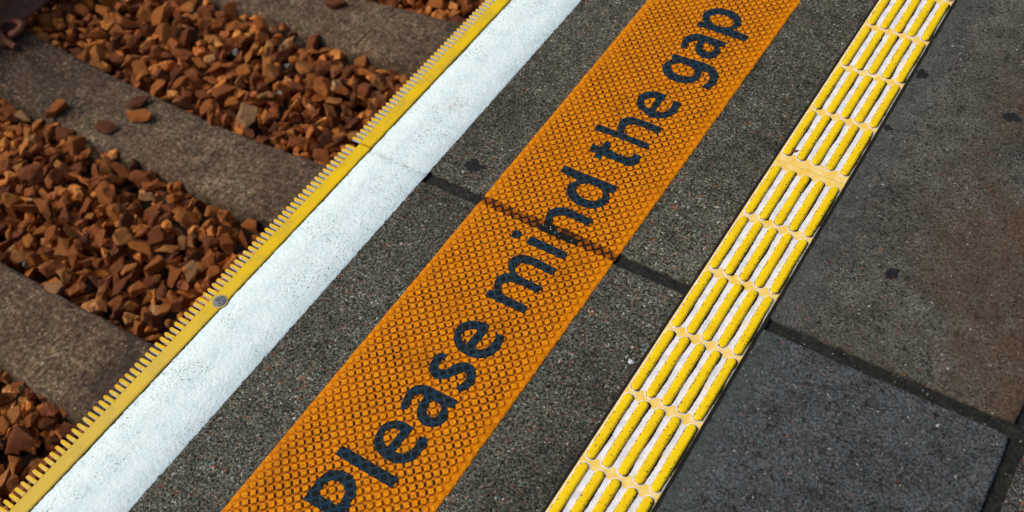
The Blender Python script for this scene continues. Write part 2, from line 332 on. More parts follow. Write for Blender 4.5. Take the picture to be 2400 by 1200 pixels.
def sleeper_mat():
    m = M("stained_sleeper_concrete", 0.88, 0.25); c = m.rco()
    base = m.ramp(m.noise(75, 5, 0.7, c), [(0.34, lin(38, 29, 21)), (0.5, lin(90, 75, 57)), (0.66, lin(142, 124, 99))])
    rust = m.ss(m.noise(5, 4, 0.6, c), 0.42, 0.62); xx = m.math('ADD', m.sep(m.co)[0], m.math('MULTIPLY_ADD', m.noise(4, 4, 0.6, c), 0.4, -0.2))
    ends = m.math('ADD', m.ss(xx, 0.46, 0.72), m.ss(xx, -0.18, -0.42))     # rust and grease stains towards the rails
    base = m.mix(m.math('MULTIPLY', rust, 0.35), base, lin(78, 54, 38)); base = m.mix(m.math('MULTIPLY', ends, 0.55), base, lin(46, 31, 22))
    v = m.n('ShaderNodeTexVoronoi'); m.L(c, v.inputs['Vector']); v.inputs['Scale'].default_value = 120
    s_ = m.sep(v.outputs['Color']); k = m.math('MULTIPLY', m.math('GREATER_THAN', s_[1], 0.72), m.ss(v.outputs['Distance'], 0.45, 0.3))
    cc = m.ramp(s_[0], [(0, lin(60, 48, 40)), (.35, lin(150, 120, 92)), (.7, lin(182, 166, 144)), (.9, lin(150, 92, 60))], True)
    col = m.mix(m.math('MULTIPLY', k, 0.65), base, cc)
    mott = m.ramp(m.noise(13, 6, 0.75, c), [(0.36, (0.55, 0.52, 0.50, 1)), (0.5, (0.95, 0.95, 0.95, 1)), (0.64, (1.3, 1.32, 1.34, 1))]); col = m.mix(1.0, col, mott, 'MULTIPLY')
    z = m.sep(m.co)[2]; mo = m.math('MULTIPLY', m.ss(z, -0.010, -0.022), 0.3); col = m.mix(mo, col, lin(70, 72, 56))
    return m.out(col, None, m.bump(m.noise(90, 5, 0.75, c), 0.006, 0.8))
MAT_SLEEPER = sleeper_mat()
def rust_mat(name, a, b):
    m = M(name, 0.8, 0.3); f = m.noise(60, 5, 0.65)
    return m.out(m.ramp(f, [(0.3, a), (0.7, b)]), None, m.bump(f, 0.002, 0.6))
MAT_RAIL = rust_mat("rusty_rail_steel", lin(92, 64, 50), lin(132, 94, 74)); MAT_CLIP = rust_mat("rusty_clip_steel", lin(84, 52, 40), lin(130, 78, 56))
MAT_STEEL = rust_mat("dull_zinc_steel", lin(92, 98, 104), lin(128, 134, 140))
MAT_GUM = simple("blackened_gum", lin(14, 15, 16), lin(34, 34, 35), 260)
MAT_EARTH = simple("dark_ballast_bed", lin(26, 16, 11), lin(44, 26, 17), 30)

# ---------------------------------------------------------------- platform structure
def slab(name, x0, x1, y0, y1, mat, z1=0.0, z0=-0.14, seed=0):
    """concrete slab with worn, slightly rounded and uneven arrises"""
    bm = bmesh.new(); ch = 0.005; nx = 60; ny = 60
    ring = []
    def edge(ax, ay, bx, by, n):
        for i in range(n):
            t = i/n; x = ax+(bx-ax)*t; y = ay+(by-ay)*t; ring.append((x, y, min(t, 1-t)))
    edge(x0, y0, x1, y0, nx); edge(x1, y0, x1, y1, ny); edge(x1, y1, x0, y1, nx); edge(x0, y1, x0, y0, ny)
    cx, cy = (x0+x1)/2, (y0+y1)/2
    def lev(ins, z, jit):
        out = []
        for x, y, t in ring:
            n_ = jit*N1(x*28+seed, y*28, z*3+1.3) + jit*0.6*N1(x*90, y*90+seed, 2)
            i = ins + n_*(1 if t > 0.02 else 0.3)
            r = 0.018
            px = min(max(x, x0+i), x1-i); py = min(max(y, y0+i), y1-i)
            dx = min(px-x0, x1-px); dy = min(py-y0, y1-py)
            if dx < r and dy < r:   # rounded plan corner
                k = (r-dx+r-dy)/2*0.28; px += k*(1 if px < cx else -1)*0.5; py += k*(1 if py < cy else -1)*0.5
            out.append(bm.verts.new((px, py, z)))
        return out
    L0 = lev(0, z0, 0); L1 = lev(0.0, z1-ch, 0.0015); L2 = lev(0.0015, z1-ch*0.3, 0.0018); L3 = lev(ch, z1, 0.0042)
    for A, B in ((L0, L1), (L1, L2), (L2, L3)):
        for i in range(len(A)): bm.faces.new((A[i], A[(i+1) % len(A)], B[(i+1) % len(B)], B[i]))
    bm.faces.new(L3); bm.faces.new(list(reversed(L0)))
    return bmobj(name, bm, mat)
YJ0, YJ1 = 1.0555, 1.081
for a in [(-1.279, 0.0985, -1.2, YJ0, MAT_SLAB_B, "worn dark grey concrete platform slab in the lower half, nearest the viewer", 1.0),
          (-1.279, 0.0985, YJ1, 3.2, MAT_SLAB_A, "brownish grey concrete platform slab in the upper half, beyond the cross joint", 2.0),
          (0.1235, 1.6, -1.2, YJ0, MAT_SLAB_C, "grey concrete platform slab showing only in the lower right corner", 3.0),
          (0.1235, 1.6, YJ1, 3.2, MAT_SLAB_C, "grey concrete platform slab past the joint at the right edge", 4.0)]:
    tag(slab("paving_slab", a[0], a[1], a[2], a[3], a[4], seed=a[6]), a[5], "paving slab", "concrete slabs of the platform")
def strip(x0, x1, y0, y1, z, nz=0.0012, n=(8, 200), seed=0):
    v = []; f = []
    for j in range(n[1]+1):
        for i in range(n[0]+1):
            x = x0+(x1-x0)*i/n[0]; y = y0+(y1-y0)*j/n[1]; v.append((x, y, z+nz*N1(x*60+seed, y*60)))
    for j in range(n[1]):
        for i in range(n[0]):
            a = j*(n[0]+1)+i; f.append((a, a+1, a+n[0]+2, a+n[0]+1))
    return v, f
v, f = strip(-1.277, 1.6, 0, 0, 0, n=(1, 1)); 
v1, f1 = strip(-1.277, 1.6, YJ0-0.003, YJ1+0.003, -0.0075, 0.004, (420, 8))
v2, f2 = strip(0.0955, 0.1265, -1.2, 3.2, -0.0088, 0.004, (8, 500))
f2 = [tuple(i+len(v1) for i in q) for q in f2]
tag(obj("joint_sealant", v1+v2, f1+f2, MAT_SEAL, smooth=True), kind='structure')
# platform body and wall below the slabs
def boxbm(bm, x0, x1, y0, y1, z0, z1):
    vs = [bm.verts.new((x, y, z)) for z in (z0, z1) for x, y in ((x0, y0), (x1, y0), (x1, y1), (x0, y1))]
    for q in ((0, 1, 2, 3), (4, 5, 6, 7), (0, 1, 5, 4), (1, 2, 6, 5), (2, 3, 7, 6), (3, 0, 4, 7)): bm.faces.new([vs[i] for i in q])
    return vs
bm = bmesh.new(); boxbm(bm, -1.20, 1.6, -1.2, 3.2, -1.15, -0.142)
for k in range(5): boxbm(bm, -1.215, -1.2, -1.2+k*0.9, -1.2+k*0.9+0.885, -1.15, -0.145)
tag(bmobj("platform_wall", bm, MAT_SLEEPER), "dark concrete wall that carries the platform edge above the track", "wall")
# bedding strips in the concrete beside the tactile plates
for x0, x1 in ((-0.4935, -0.4868), (-0.3405, -0.3345)):
    v, f = strip(x0, x1, -0.6, 2.9, 0.0006, 0.0009, (3, 700), seed=x0*50)
    v = [(x+0.0012*N1(x*200, y*40), y, z) for x, y, z in v]
    tag(obj("joint_sealant", v, f, MAT_BLACK), kind='structure')

# ---------------------------------------------------------------- white line
bm = bmesh.new(); n = 1400; xs = [-1.2512, -1.2495, -1.2, -1.15, -1.1020, -1.0995]
rows = []
for j in range(n+1):
    y = -0.6+3.6*j/n; e = 0.0016*N1(y*45, 3)+0.0012*N1(y*150, 8)+0.0008*N1(y*420, 1); e0 = 0.0018*N1(y*40, 13)+0.0016*N1(y*170, 18)+0.0018*max(0, N1(y*6, 31))
    sag = -0.0012*math.exp(-((y-1.068)/0.009)**2)
    rows.append([bm.verts.new((x+(e if i > 3 else 0)+(e0 if i < 2 else 0), y, (0.0003 if i in (0, 5) else 0.0022)+sag)) for i, x in enumerate(xs)])
for j in range(n):
    for i in range(5): bm.faces.new((rows[j][i], rows[j][i+1], rows[j+1][i+1], rows[j+1][i]))
tag(bmobj("white_line", bm, MAT_WHITE, smooth=True), "broad white painted line along the platform edge, inside the yellow toothed strip", "line marking")
v, f = strip(-1.2565, -1.2492, -0.6, 3.0, 0.0012, 0.001, (3, 700), 5)
v = [(x+0.0016*N1(x*200+4, y*35), y, z) for x, y, z in v]
tag(obj("joint_sealant", v, f, MAT_BLACK), kind='structure')

# ---------------------------------------------------------------- toothed edge strips
def make_tooth():
    bm = bmesh.new(); pts = []      # plan outline, root at x=0, tip at -0.0256
    hw0, hw1, Lt = 0.0040, 0.0037, 0.0256
    pts.append((0.0, -hw0)); pts.append((-Lt+hw1, -hw1))
    for k in range(1, 8):
        a = math.pi*k/8; pts.append((-Lt+hw1-hw1*math.sin(a), -hw1*math.cos(a)))
    pts.append((-Lt+hw1, hw1)); pts.append((0.0, hw0))
    T = 0.0076
    def ring(ins, z):
        r = []
        for x, y in pts:
            cx = max(x, -Lt+hw1); dx, dy = x-cx, y; l = math.hypot(dx, dy) or 1
            r.append(bm.verts.new((x-dx/l*ins, y-dy/l*ins, z)))
        return r
    R = [ring(0.0002, -T), ring(0, -0.0016), ring(0.0003, -0.0006), ring(0.0011, 0.0)]
    for s_ in range(3):
        for i in range(len(pts)-1):
            fc = bm.faces.new((R[s_][i], R[s_][i+1], R[s_+1][i+1], R[s_+1][i])); fc.material_index = 1 if s_ == 0 else 0
    bm.faces.new(R[3]); fc = bm.faces.new(list(reversed(R[0]))); fc.material_index = 1
    return bmobj("tooth", bm, [MAT_TOOTH, MAT_TOOTHSIDE])
proto_tooth = None
def comb(y0, y1, phase, label, z0):
    global proto_tooth
    root = empty("toothed_edge_strip", (-1.2835, (y0+y1)/2, z0)); tag(root, label, "edge strip", "yellow toothed strips along the platform edge")
    ym = (y0+y1)/2; L = (y1-y0)/2
    prof = [(0.0, -0.0085), (0.0, -0.0012), (0.0008, 0.0), (0.0268, 0.0001), (0.0274, 0.0012), (0.0284, 0.0014), (0.0290, 0.0006), (0.0300, 0.0010), (0.0308, 0.0008), (0.0312, -0.002), (0.0312, -0.0085)]
    bm = bmesh.new(); R = []; n = 40
    for j in range(n+1):
        y = -L+2*L*j/n; R.append([bm.verts.new((x, y, z+0.0003*N1(x*80, y*9+z0*99))) for x, z in prof])
    for j in range(n):
        for i in range(len(prof)-1):
            fc = bm.faces.new((R[j][i], R[j][i+1], R[j+1][i+1], R[j+1][i])); fc.material_index = 1 if i == 0 else 0
    bm.faces.new(R[0]); bm.faces.new(R[-1])
    bmobj("strip_body", bm, [MAT_COMB, MAT_TOOTHSIDE], root)
    k = 0; y = y0+phase
    while y < y1-0.004:
        if proto_tooth is None:
            proto_tooth = make_tooth(); proto_tooth.parent = root; o = proto_tooth; o.location = (0, y-ym, -0.0002)
        else: o = inst(proto_tooth, root, (0, y-ym, -0.0002))
        o.rotation_euler = (0, 0.02*random.uniform(-1, 1), 0.03*random.uniform(-1, 1)); o.scale = (random.uniform(.97, 1.02), random.uniform(.94, 1.05), 1)
        y += 0.01332
    return root
c1 = comb(-0.24, 1.0736, 0.006, "yellow toothed edge strip nearer the viewer, fixed with a grey bolt", 0.0034)
c2 = comb(1.0775, 2.40, 0.0055, "yellow toothed edge strip farther away, beyond the small gap", 0.0046)
# bolt through the nearer strip
bolt = empty("bolt", (0.0200, 0.6070-(-0.24+1.0742)/2, 0.0)); bolt.parent = c1
bm = bmesh.new(); r = 0.0124; prof = [(1.0, 0.0), (1.03, 0.0012), (0.93, 0.0028), (0.6, 0.0040), (0.32, 0.0044), (0.30, 0.0030), (0.0, 0.0030)]
segs = 28; rings = []
for q, z in prof[:-1]:
    rings.append([bm.verts.new((r*q*math.cos(a)*(1+0.03*math.sin(3*a)), r*q*math.sin(a), z)) for a in [2*math.pi*i/segs for i in range(segs)]])
for A, B in zip(rings, rings[1:]):
    for i in range(segs): bm.faces.new((A[i], A[(i+1) % segs], B[(i+1) % segs], B[i]))
bm.faces.new(rings[-1])
bh = bmobj("bolt_head", bm, MAT_STEEL, bolt, smooth=False)
bm = bmesh.new(); WA = []
for q, z in ((1.34, 0.0004), (1.26, 0.0009), (1.05, 0.0010)):
    WA.append([bm.verts.new((r*q*math.cos(a)*(1+0.07*N1(math.cos(a)*2, math.sin(a)*2, 4)), r*q*math.sin(a)*(1+0.07*N1(math.cos(a)*2, math.sin(a)*2, 9)), z)) for a in [2*math.pi*i/40 for i in range(40)]])
for A, B in zip(WA, WA[1:]):
    for i in range(40): bm.faces.new((A[i], A[(i+1) % 40], B[(i+1) % 40], B[i]))
bmobj("sealing_ring", bm, simple("pale_worn_ring", lin(150, 132, 74), lin(196, 180, 120), 200), bolt, smooth=True)
bm = bmesh.new(); boxbm(bm, -0.0008, 0.0008, 0.0045, 0.0095, 0.0022, 0.0042); boxbm(bm, -0.0095, -0.0050, -0.003, -0.0012, 0.0020, 0.0040); boxbm(bm, 0.003, 0.0072, -0.0066, -0.0050, 0.0020, 0.0042)
bmobj("scratch", bm, MAT_BLACK, bolt)

# ---------------------------------------------------------------- orange warning mat
GL = {"P0":[[[-0.85,0.3696,1],[-0.8509,0.3895,0],[-0.851,0.4074,0],[-0.8489,0.4228,0],[-0.8447,0.4325,0],[-0.8365,0.4389,0],[-0.8253,0.445,0],[-0.8156,0.4461,0],[-0.8041,0.445,0],[-0.794,0.4406,0],[-0.7855,0.434,0],[-0.779,0.4251,0],[-0.776,0.4155,0],[-0.7746,0.4063,0],[-0.7727,0.3974,0],[-0.7742,0.3905,1],[-0.729,0.3905,1],[-0.729,0.3698,1]],[[-0.8333,0.3902,1],[-0.8348,0.404,0],[-0.8321,0.4171,0],[-0.8239,0.4234,0],[-0.8119,0.425,0],[-0.802,0.4218,0],[-0.7956,0.4154,0],[-0.792,0.4036,0],[-0.7908,0.3955,0],[-0.7926,0.3905,1]]],"l":[[[-0.8553,0.4826,1],[-0.7319,0.4825,1],[-0.7306,0.462,1],[-0.8551,0.4627,1]]],"e1":[[[-0.7476,0.5657,1],[-0.7311,0.5674,1],[-0.727,0.5559,0],[-0.727,0.5421,0],[-0.7294,0.5271,0],[-0.7343,0.5158,0],[-0.7443,0.5066,0],[-0.7585,0.5009,0],[-0.7731,0.5001,0],[-0.788,0.5017,0],[-0.8019,0.5075,0],[-0.8111,0.516,0],[-0.8165,0.5287,0],[-0.8184,0.5435,0],[-0.8156,0.5557,0],[-0.8072,0.5653,0],[-0.7949,0.572,0],[-0.7825,0.5738,0],[-0.7662,0.5726,1],[-0.7656,0.558,0],[-0.7675,0.5377,0],[-0.767,0.5193,1],[-0.757,0.5214,0],[-0.7492,0.5267,0],[-0.745,0.5369,0],[-0.7444,0.5476,0],[-0.7465,0.5585,0]],[[-0.7823,0.5563,1],[-0.79,0.5562,0],[-0.7989,0.552,0],[-0.8045,0.5435,0],[-0.8039,0.5341,0],[-0.7974,0.5257,0],[-0.7895,0.5215,0],[-0.7845,0.5206,1]]],"a1":[[[-0.8096,0.5911,1],[-0.8153,0.6028,0],[-0.8191,0.6208,0],[-0.8167,0.6388,0],[-0.8058,0.6502,0],[-0.793,0.6542,0],[-0.7742,0.6546,0],[-0.7506,0.6552,0],[-0.731,0.6559,1],[-0.7281,0.6389,1],[-0.7386,0.6357,1],[-0.7304,0.6242,0],[-0.7256,0.6127,0],[-0.7287,0.6003,0],[-0.7372,0.591,0],[-0.7493,0.5867,0],[-0.7613,0.5869,0],[-0.7731,0.5926,0],[-0.7812,0.6023,0],[-0.7862,0.6139,0],[-0.787,0.6244,0],[-0.7878,0.6331,0],[-0.7917,0.6345,0],[-0.7977,0.632,0],[-0.8035,0.6233,0],[-0.8028,0.6117,0],[-0.7979,0.5964,1]],[[-0.7726,0.6344,1],[-0.7598,0.6344,0],[-0.7502,0.6318,0],[-0.7458,0.6244,0],[-0.7447,0.6133,0],[-0.7484,0.6067,0],[-0.758,0.6057,0],[-0.7669,0.6105,0],[-0.771,0.619,0],[-0.772,0.6275,0]]],"e2":[[[-0.7476,0.8082,1],[-0.7333,0.8102,1],[-0.728,0.7988,0],[-0.7267,0.7811,0],[-0.7288,0.7665,0],[-0.736,0.755,0],[-0.7494,0.7463,0],[-0.7631,0.7423,0],[-0.778,0.7422,0],[-0.7926,0.7457,0],[-0.8048,0.7524,0],[-0.8131,0.7613,0],[-0.8197,0.7748,0],[-0.8205,0.7881,0],[-0.8142,0.8012,0],[-0.8012,0.8114,0],[-0.7849,0.8166,0],[-0.7688,0.8156,1],[-0.7665,0.8027,0],[-0.7666,0.7805,0],[-0.7666,0.7617,1],[-0.7602,0.7622,0],[-0.7518,0.7675,0],[-0.7461,0.7768,0],[-0.7443,0.7897,0],[-0.7457,0.8008,0]],[[-0.7834,0.7964,1],[-0.7932,0.7951,0],[-0.8007,0.7905,0],[-0.805,0.7812,0],[-0.804,0.7732,0],[-0.7964,0.7655,0],[-0.7851,0.7601,1]]],"s":[[[-0.8135,0.7247,1],[-0.7991,0.7237,1],[-0.8014,0.7173,0],[-0.8032,0.7081,0],[-0.8025,0.6986,0],[-0.7971,0.6942,0],[-0.7892,0.6957,0],[-0.7835,0.7027,0],[-0.779,0.7134,0],[-0.7721,0.7228,0],[-0.7625,0.7285,0],[-0.7515,0.7298,0],[-0.7417,0.7263,0],[-0.7342,0.7191,0],[-0.7287,0.7093,0],[-0.7258,0.6965,0],[-0.7287,0.6836,0],[-0.7355,0.6723,1],[-0.748,0.6743,1],[-0.7455,0.6845,0],[-0.7432,0.6962,0],[-0.7454,0.7047,0],[-0.751,0.7096,0],[-0.7577,0.7086,0],[-0.7628,0.703,0],[-0.7673,0.6923,0],[-0.7729,0.6834,0],[-0.783,0.6765,0],[-0.7926,0.6731,0],[-0.804,0.6764,0],[-0.8131,0.6844,0],[-0.8185,0.6944,0],[-0.8199,0.707,0],[-0.8185,0.7178,0]]],"m":[[[-0.8161,0.8853,1],[-0.8054,0.8876,1],[-0.8128,0.8952,0],[-0.8176,0.9052,0],[-0.8192,0.9171,0],[-0.8141,0.9284,0],[-0.8037,0.9373,1],[-0.811,0.943,0],[-0.8175,0.9524,0],[-0.8208,0.9636,0],[-0.8188,0.9745,0],[-0.8102,0.9836,0],[-0.7957,0.9893,0],[-0.7751,0.9907,0],[-0.7531,0.9897,0],[-0.7302,0.9882,1],[-0.7308,0.9708,1],[-0.753,0.9725,0],[-0.7744,0.9726,0],[-0.7876,0.9709,0],[-0.7983,0.965,0],[-0.8013,0.9558,0],[-0.7983,0.9478,0],[-0.7902,0.9415,0],[-0.7783,0.9395,0],[-0.7534,0.9394,0],[-0.7309,0.9385,1],[-0.7307,0.9215,1],[-0.7515,0.9226,0],[-0.7745,0.9225,0],[-0.7888,0.9199,0],[-0.7977,0.9144,0],[-0.801,0.9058,0],[-0.7983,0.8968,0],[-0.7932,0.8913,0],[-0.7839,0.888,0],[-0.7553,0.8873,0],[-0.7298,0.8871,1],[-0.7309,0.8698,1],[-0.8166,0.8696,1]]],"i":[[[-0.8166,1.0335,1],[-0.7313,1.032,1],[-0.729,1.0137,1],[-0.8175,1.0144,1]]],"n":[[[-0.8164,1.0694,1],[-0.8068,1.0714,1],[-0.8157,1.0843,0],[-0.8194,1.097,0],[-0.817,1.1121,0],[-0.8056,1.1235,0],[-0.7906,1.1289,0],[-0.7722,1.1286,0],[-0.7499,1.1269,0],[-0.73,1.1278,1],[-0.7312,1.109,1],[-0.7528,1.1098,0],[-0.7758,1.1099,0],[-0.7934,1.1061,0],[-0.8015,1.1003,0],[-0.8016,1.0898,0],[-0.7968,1.0799,0],[-0.7887,1.0728,0],[-0.7708,1.0691,0],[-0.7292,1.0696,1],[-0.729,1.0548,1],[-0.8162,1.055,1]]],"d":[[[-0.8563,1.2262,1],[-0.813,1.2251,0],[-0.7715,1.2259,0],[-0.7302,1.2255,1],[-0.7282,1.2075,1],[-0.7412,1.2049,1],[-0.7323,1.1967,0],[-0.7289,1.1835,0],[-0.7308,1.1698,0],[-0.7383,1.1573,0],[-0.7506,1.1503,0],[-0.7664,1.1465,0],[-0.7833,1.1471,0],[-0.8007,1.1539,0],[-0.8137,1.1642,0],[-0.8204,1.1781,0],[-0.819,1.1898,0],[-0.8108,1.2029,1],[-0.828,1.2049,0],[-0.8554,1.2072,1]],[[-0.8019,1.1923,0],[-0.7914,1.2029,0],[-0.7769,1.2066,0],[-0.7624,1.2045,0],[-0.7497,1.1982,0],[-0.7449,1.1857,0],[-0.7482,1.1743,0],[-0.7595,1.1683,0],[-0.7732,1.1664,0],[-0.7864,1.169,0],[-0.7968,1.1753,0],[-0.8024,1.1833,0]]],"h":[[[-0.8551,1.3618,1],[-0.8306,1.3611,0],[-0.8052,1.3618,1],[-0.8125,1.3713,0],[-0.8175,1.3848,0],[-0.8175,1.3974,0],[-0.8099,1.4071,0],[-0.7979,1.4133,0],[-0.7806,1.4146,0],[-0.7564,1.4146,0],[-0.7295,1.4128,1],[-0.7285,1.3945,1],[-0.7523,1.3953,0],[-0.7721,1.3967,0],[-0.7863,1.3947,0],[-0.7959,1.3888,0],[-0.799,1.3783,0],[-0.7959,1.3693,0],[-0.7871,1.3615,0],[-0.7714,1.3608,0],[-0.7512,1.3608,0],[-0.729,1.3594,1],[-0.7288,1.3428,1],[-0.7624,1.3446,0],[-0.8058,1.3447,0],[-0.8545,1.3434,1]]],"t":[[[-0.8368,1.3059,1],[-0.8239,1.3047,0],[-0.8168,1.3058,1],[-0.8155,1.3257,1],[-0.802,1.3257,1],[-0.7995,1.3079,1],[-0.7837,1.3059,0],[-0.7666,1.3046,0],[-0.7537,1.3062,0],[-0.7463,1.3109,0],[-0.7457,1.3223,1],[-0.7291,1.3216,1],[-0.7259,1.3055,0],[-0.7296,1.2943,0],[-0.7372,1.2878,0],[-0.7492,1.2849,0],[-0.7672,1.2856,0],[-0.7899,1.2856,0],[-0.7993,1.2866,1],[-0.7993,1.2755,1],[-0.8159,1.2745,1],[-0.816,1.2856,1],[-0.8315,1.2858,1]]],"e3":[[[-0.7482,1.4975,1],[-0.7306,1.4984,1],[-0.726,1.4843,0],[-0.7252,1.4651,0],[-0.7303,1.4517,0],[-0.7407,1.4398,0],[-0.7555,1.4333,0],[-0.7719,1.4324,0],[-0.7904,1.4382,0],[-0.8064,1.4475,0],[-0.8162,1.4602,0],[-0.8195,1.4741,0],[-0.8154,1.4896,0],[-0.8038,1.5,0],[-0.7865,1.5055,0],[-0.7659,1.5048,1],[-0.7668,1.4832,0],[-0.7663,1.4527,1],[-0.7553,1.4529,0],[-0.7471,1.4604,0],[-0.7427,1.4724,0],[-0.7438,1.4861,0]],[[-0.7834,1.4881,1],[-0.7928,1.4855,0],[-0.8007,1.477,0],[-0.8024,1.4672,0],[-0.7977,1.4586,0],[-0.7897,1.4539,0],[-0.7804,1.451,1]]],"g":[[[-0.8167,1.6297,1],[-0.7971,1.6304,0],[-0.7787,1.6313,0],[-0.7561,1.6332,0],[-0.7323,1.6323,0],[-0.7134,1.6255,0],[-0.7031,1.6169,0],[-0.6949,1.6027,0],[-0.6908,1.5889,0],[-0.6919,1.5726,0],[-0.6982,1.5593,1],[-0.7136,1.5627,1],[-0.7094,1.5772,0],[-0.7093,1.5909,0],[-0.7148,1.6018,0],[-0.7249,1.6082,0],[-0.7389,1.6085,1],[-0.732,1.5977,0],[-0.7292,1.5831,0],[-0.734,1.5682,0],[-0.7456,1.5578,0],[-0.763,1.5524,0],[-0.7815,1.5521,0],[-0.7994,1.5592,0],[-0.8127,1.571,0],[-0.8189,1.5842,0],[-0.8185,1.5984,0],[-0.8134,1.6069,0],[-0.8051,1.6122,1],[-0.8144,1.6147,1]],[[-0.797,1.6057,0],[-0.7854,1.6108,0],[-0.7702,1.6086,0],[-0.7564,1.6062,0],[-0.7473,1.6004,0],[-0.7458,1.5885,0],[-0.7519,1.579,0],[-0.765,1.5742,0],[-0.7789,1.5741,0],[-0.7924,1.5789,0],[-0.8004,1.5865,0],[-0.8021,1.5973,0]]],"p":[[[-0.8163,1.7531,1],[-0.8038,1.7557,1],[-0.8123,1.7652,0],[-0.8192,1.7814,0],[-0.8166,1.7965,0],[-0.8056,1.8098,0],[-0.7902,1.8169,0],[-0.7714,1.8195,0],[-0.7533,1.8155,0],[-0.7399,1.8083,0],[-0.7314,1.797,0],[-0.727,1.7837,0],[-0.7295,1.771,0],[-0.7354,1.7604,1],[-0.7216,1.7596,0],[-0.6944,1.756,1],[-0.6932,1.7368,1],[-0.718,1.7368,0],[-0.7727,1.7382,0],[-0.815,1.7382,1]],[[-0.797,1.7873,0],[-0.7882,1.795,0],[-0.7748,1.7982,0],[-0.7602,1.7965,0],[-0.7497,1.79,0],[-0.7441,1.783,0],[-0.7434,1.7718,0],[-0.7502,1.7631,0],[-0.7618,1.7589,0],[-0.7768,1.7592,0],[-0.7911,1.7629,0],[-0.7984,1.77,0],[-0.8011,1.7804,0]]],"a2":[[[-0.8116,1.6547,1],[-0.8171,1.6689,0],[-0.8201,1.6844,0],[-0.8168,1.6974,0],[-0.8085,1.7082,0],[-0.7956,1.7146,0],[-0.779,1.7161,0],[-0.7553,1.7155,0],[-0.7294,1.7151,1],[-0.7278,1.6982,1],[-0.736,1.6951,1],[-0.7293,1.6826,0],[-0.7267,1.6674,0],[-0.7314,1.6549,0],[-0.7394,1.6491,0],[-0.7516,1.6467,0],[-0.7654,1.6499,0],[-0.776,1.6576,0],[-0.7827,1.6672,0],[-0.7866,1.6821,0],[-0.7874,1.6971,1],[-0.7975,1.6889,0],[-0.8021,1.6773,0],[-0.8006,1.6658,0],[-0.7956,1.6574,1]],[[-0.7715,1.6962,0],[-0.76,1.6953,0],[-0.7494,1.6912,0],[-0.745,1.686,0],[-0.7437,1.6773,0],[-0.7464,1.6704,0],[-0.7548,1.6677,0],[-0.7638,1.671,0],[-0.7695,1.6775,0],[-0.772,1.6875,0]]]}
mat_root = empty("warning_mat", (-0.80, 1.1, 0)); tag(mat_root, "orange studded warning mat stuck on the platform with dark lettering", "warning mat")
XL, XR, Y0, Y1 = -0.959, -0.643, -0.15, 2.45
ox, oy = 0.80, -1.1        # mesh is written in world coordinates relative to the root
def sag(x, y): return -0.0022*math.exp(-((y-1.068)/0.011)**2)*(1.0 if True else 0)
v = []; f = []; ny = 760; cols = [0, 0.0008, 0.004, 0.03, 0.08, 0.16, 0.24, 0.29, 0.312, 0.3152, 0.316]
for j in range(ny+1):
    y = Y0+(Y1-Y0)*j/ny; wl = 0.0012*N1(y*30, 1)+0.0007*N1(y*120, 2); wr = 0.0016*math.sin(y*2*math.pi/(2*QY))*0.45+0.0014*N1(y*26, 7)
    for i, cx in enumerate(cols):
        x = XL+cx+(wl if i < 3 else 0)+(wr if i > 7 else 0); z = 0.0004 if i in (0, len(cols)-1) else (0.0014 if i in (1, len(cols)-2) else 0.0020)
        v.append((x, y, z+sag(x, y)))
nc = len(cols)
for j in range(ny):
    for i in range(nc-1): a = j*nc+i; f.append((a, a+1, a+nc+1, a+nc))
rs = random.Random(5)
kx0 = int((XL-PX)/QX)-2; kx1 = int((XR-PX)/QX)+2; ky0 = int((Y0-PY)/QY)-1; ky1 = int((Y1-PY)/QY)+1
for i in range(kx0, kx1+1):
    for j in range(ky0, ky1+1):
        if (i+j) % 2: continue
        x = PX+i*QX; y = PY+j*QY
        if x < XL+0.007 or x > XR-0.010 or y < Y0+.01 or y > Y1-.01: continue
        edge = min(x-XL, XR-x); hgt = 0.0021*(0.35 if edge < 0.0165 else 1)
        x += rs.uniform(-.0004, .0004); y += rs.uniform(-.0004, .0004); s0 = 0.0071+rs.uniform(-.0005, .0003)
        base = len(v); zz = 0.0019+sag(x, y)
        # octagonal-ish square stud whose corners point along the lattice
        for (sc, h) in ((1.06, 0.0), (1.0, 0.62), (0.90, 0.92), (0.72, 1.0)):
            for a in range(8):
                an = math.pi/4*a; rr = s0*sc*(1.0 if a % 2 == 0 else 0.84)*rs.uniform(.975, 1.025)
                v.append((x+rr*math.cos(an), y+rr*math.sin(an), zz+hgt*h))
        for l in range(3):
            for a in range(8): f.append((base+l*8+a, base+l*8+(a+1) % 8, base+l*8+8+(a+1) % 8, base+l*8+8+a))
        f.append(tuple(base+24+a for a in range(8)))
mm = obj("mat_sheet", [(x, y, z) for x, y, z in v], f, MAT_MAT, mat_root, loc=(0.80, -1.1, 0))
def smooth_ring(r, n=5):
    out = []; L = len(r); P = [Vector((q[0], q[1])) for q in r]
    for i in range(L):
        p1, p2 = P[i], P[(i+1) % L]
        p0 = P[i-1] if not r[i][2] else p1*2-p2; p3 = P[(i+2) % L] if not r[(i+1) % L][2] else p2*2-p1
        if r[i][2] and r[(i+1) % L][2]: out.append(p1); continue
        for k in range(n):
            t = k/n
            out.append(0.5*((2*p1)+(p2-p0)*t+(2*p0-5*p1+4*p2-p3)*t*t+(3*p1-p0-3*p2+p3)*t*t*t))
    return out
order = [('P', 'P0', 1), ('l', 'l', 1), ('e', 'e1', 1), ('a', 'a1', 1), ('s', 's', 1), ('e', 'e2', 1), ('m', 'm', 2), ('i', 'i', 2), ('n', 'n', 2), ('d', 'd', 2),
         ('t', 't', 3), ('h', 'h', 3), ('e', 'e3', 3), ('g', 'g', 4), ('a', 'a2', 4), ('p', 'p', 4)]
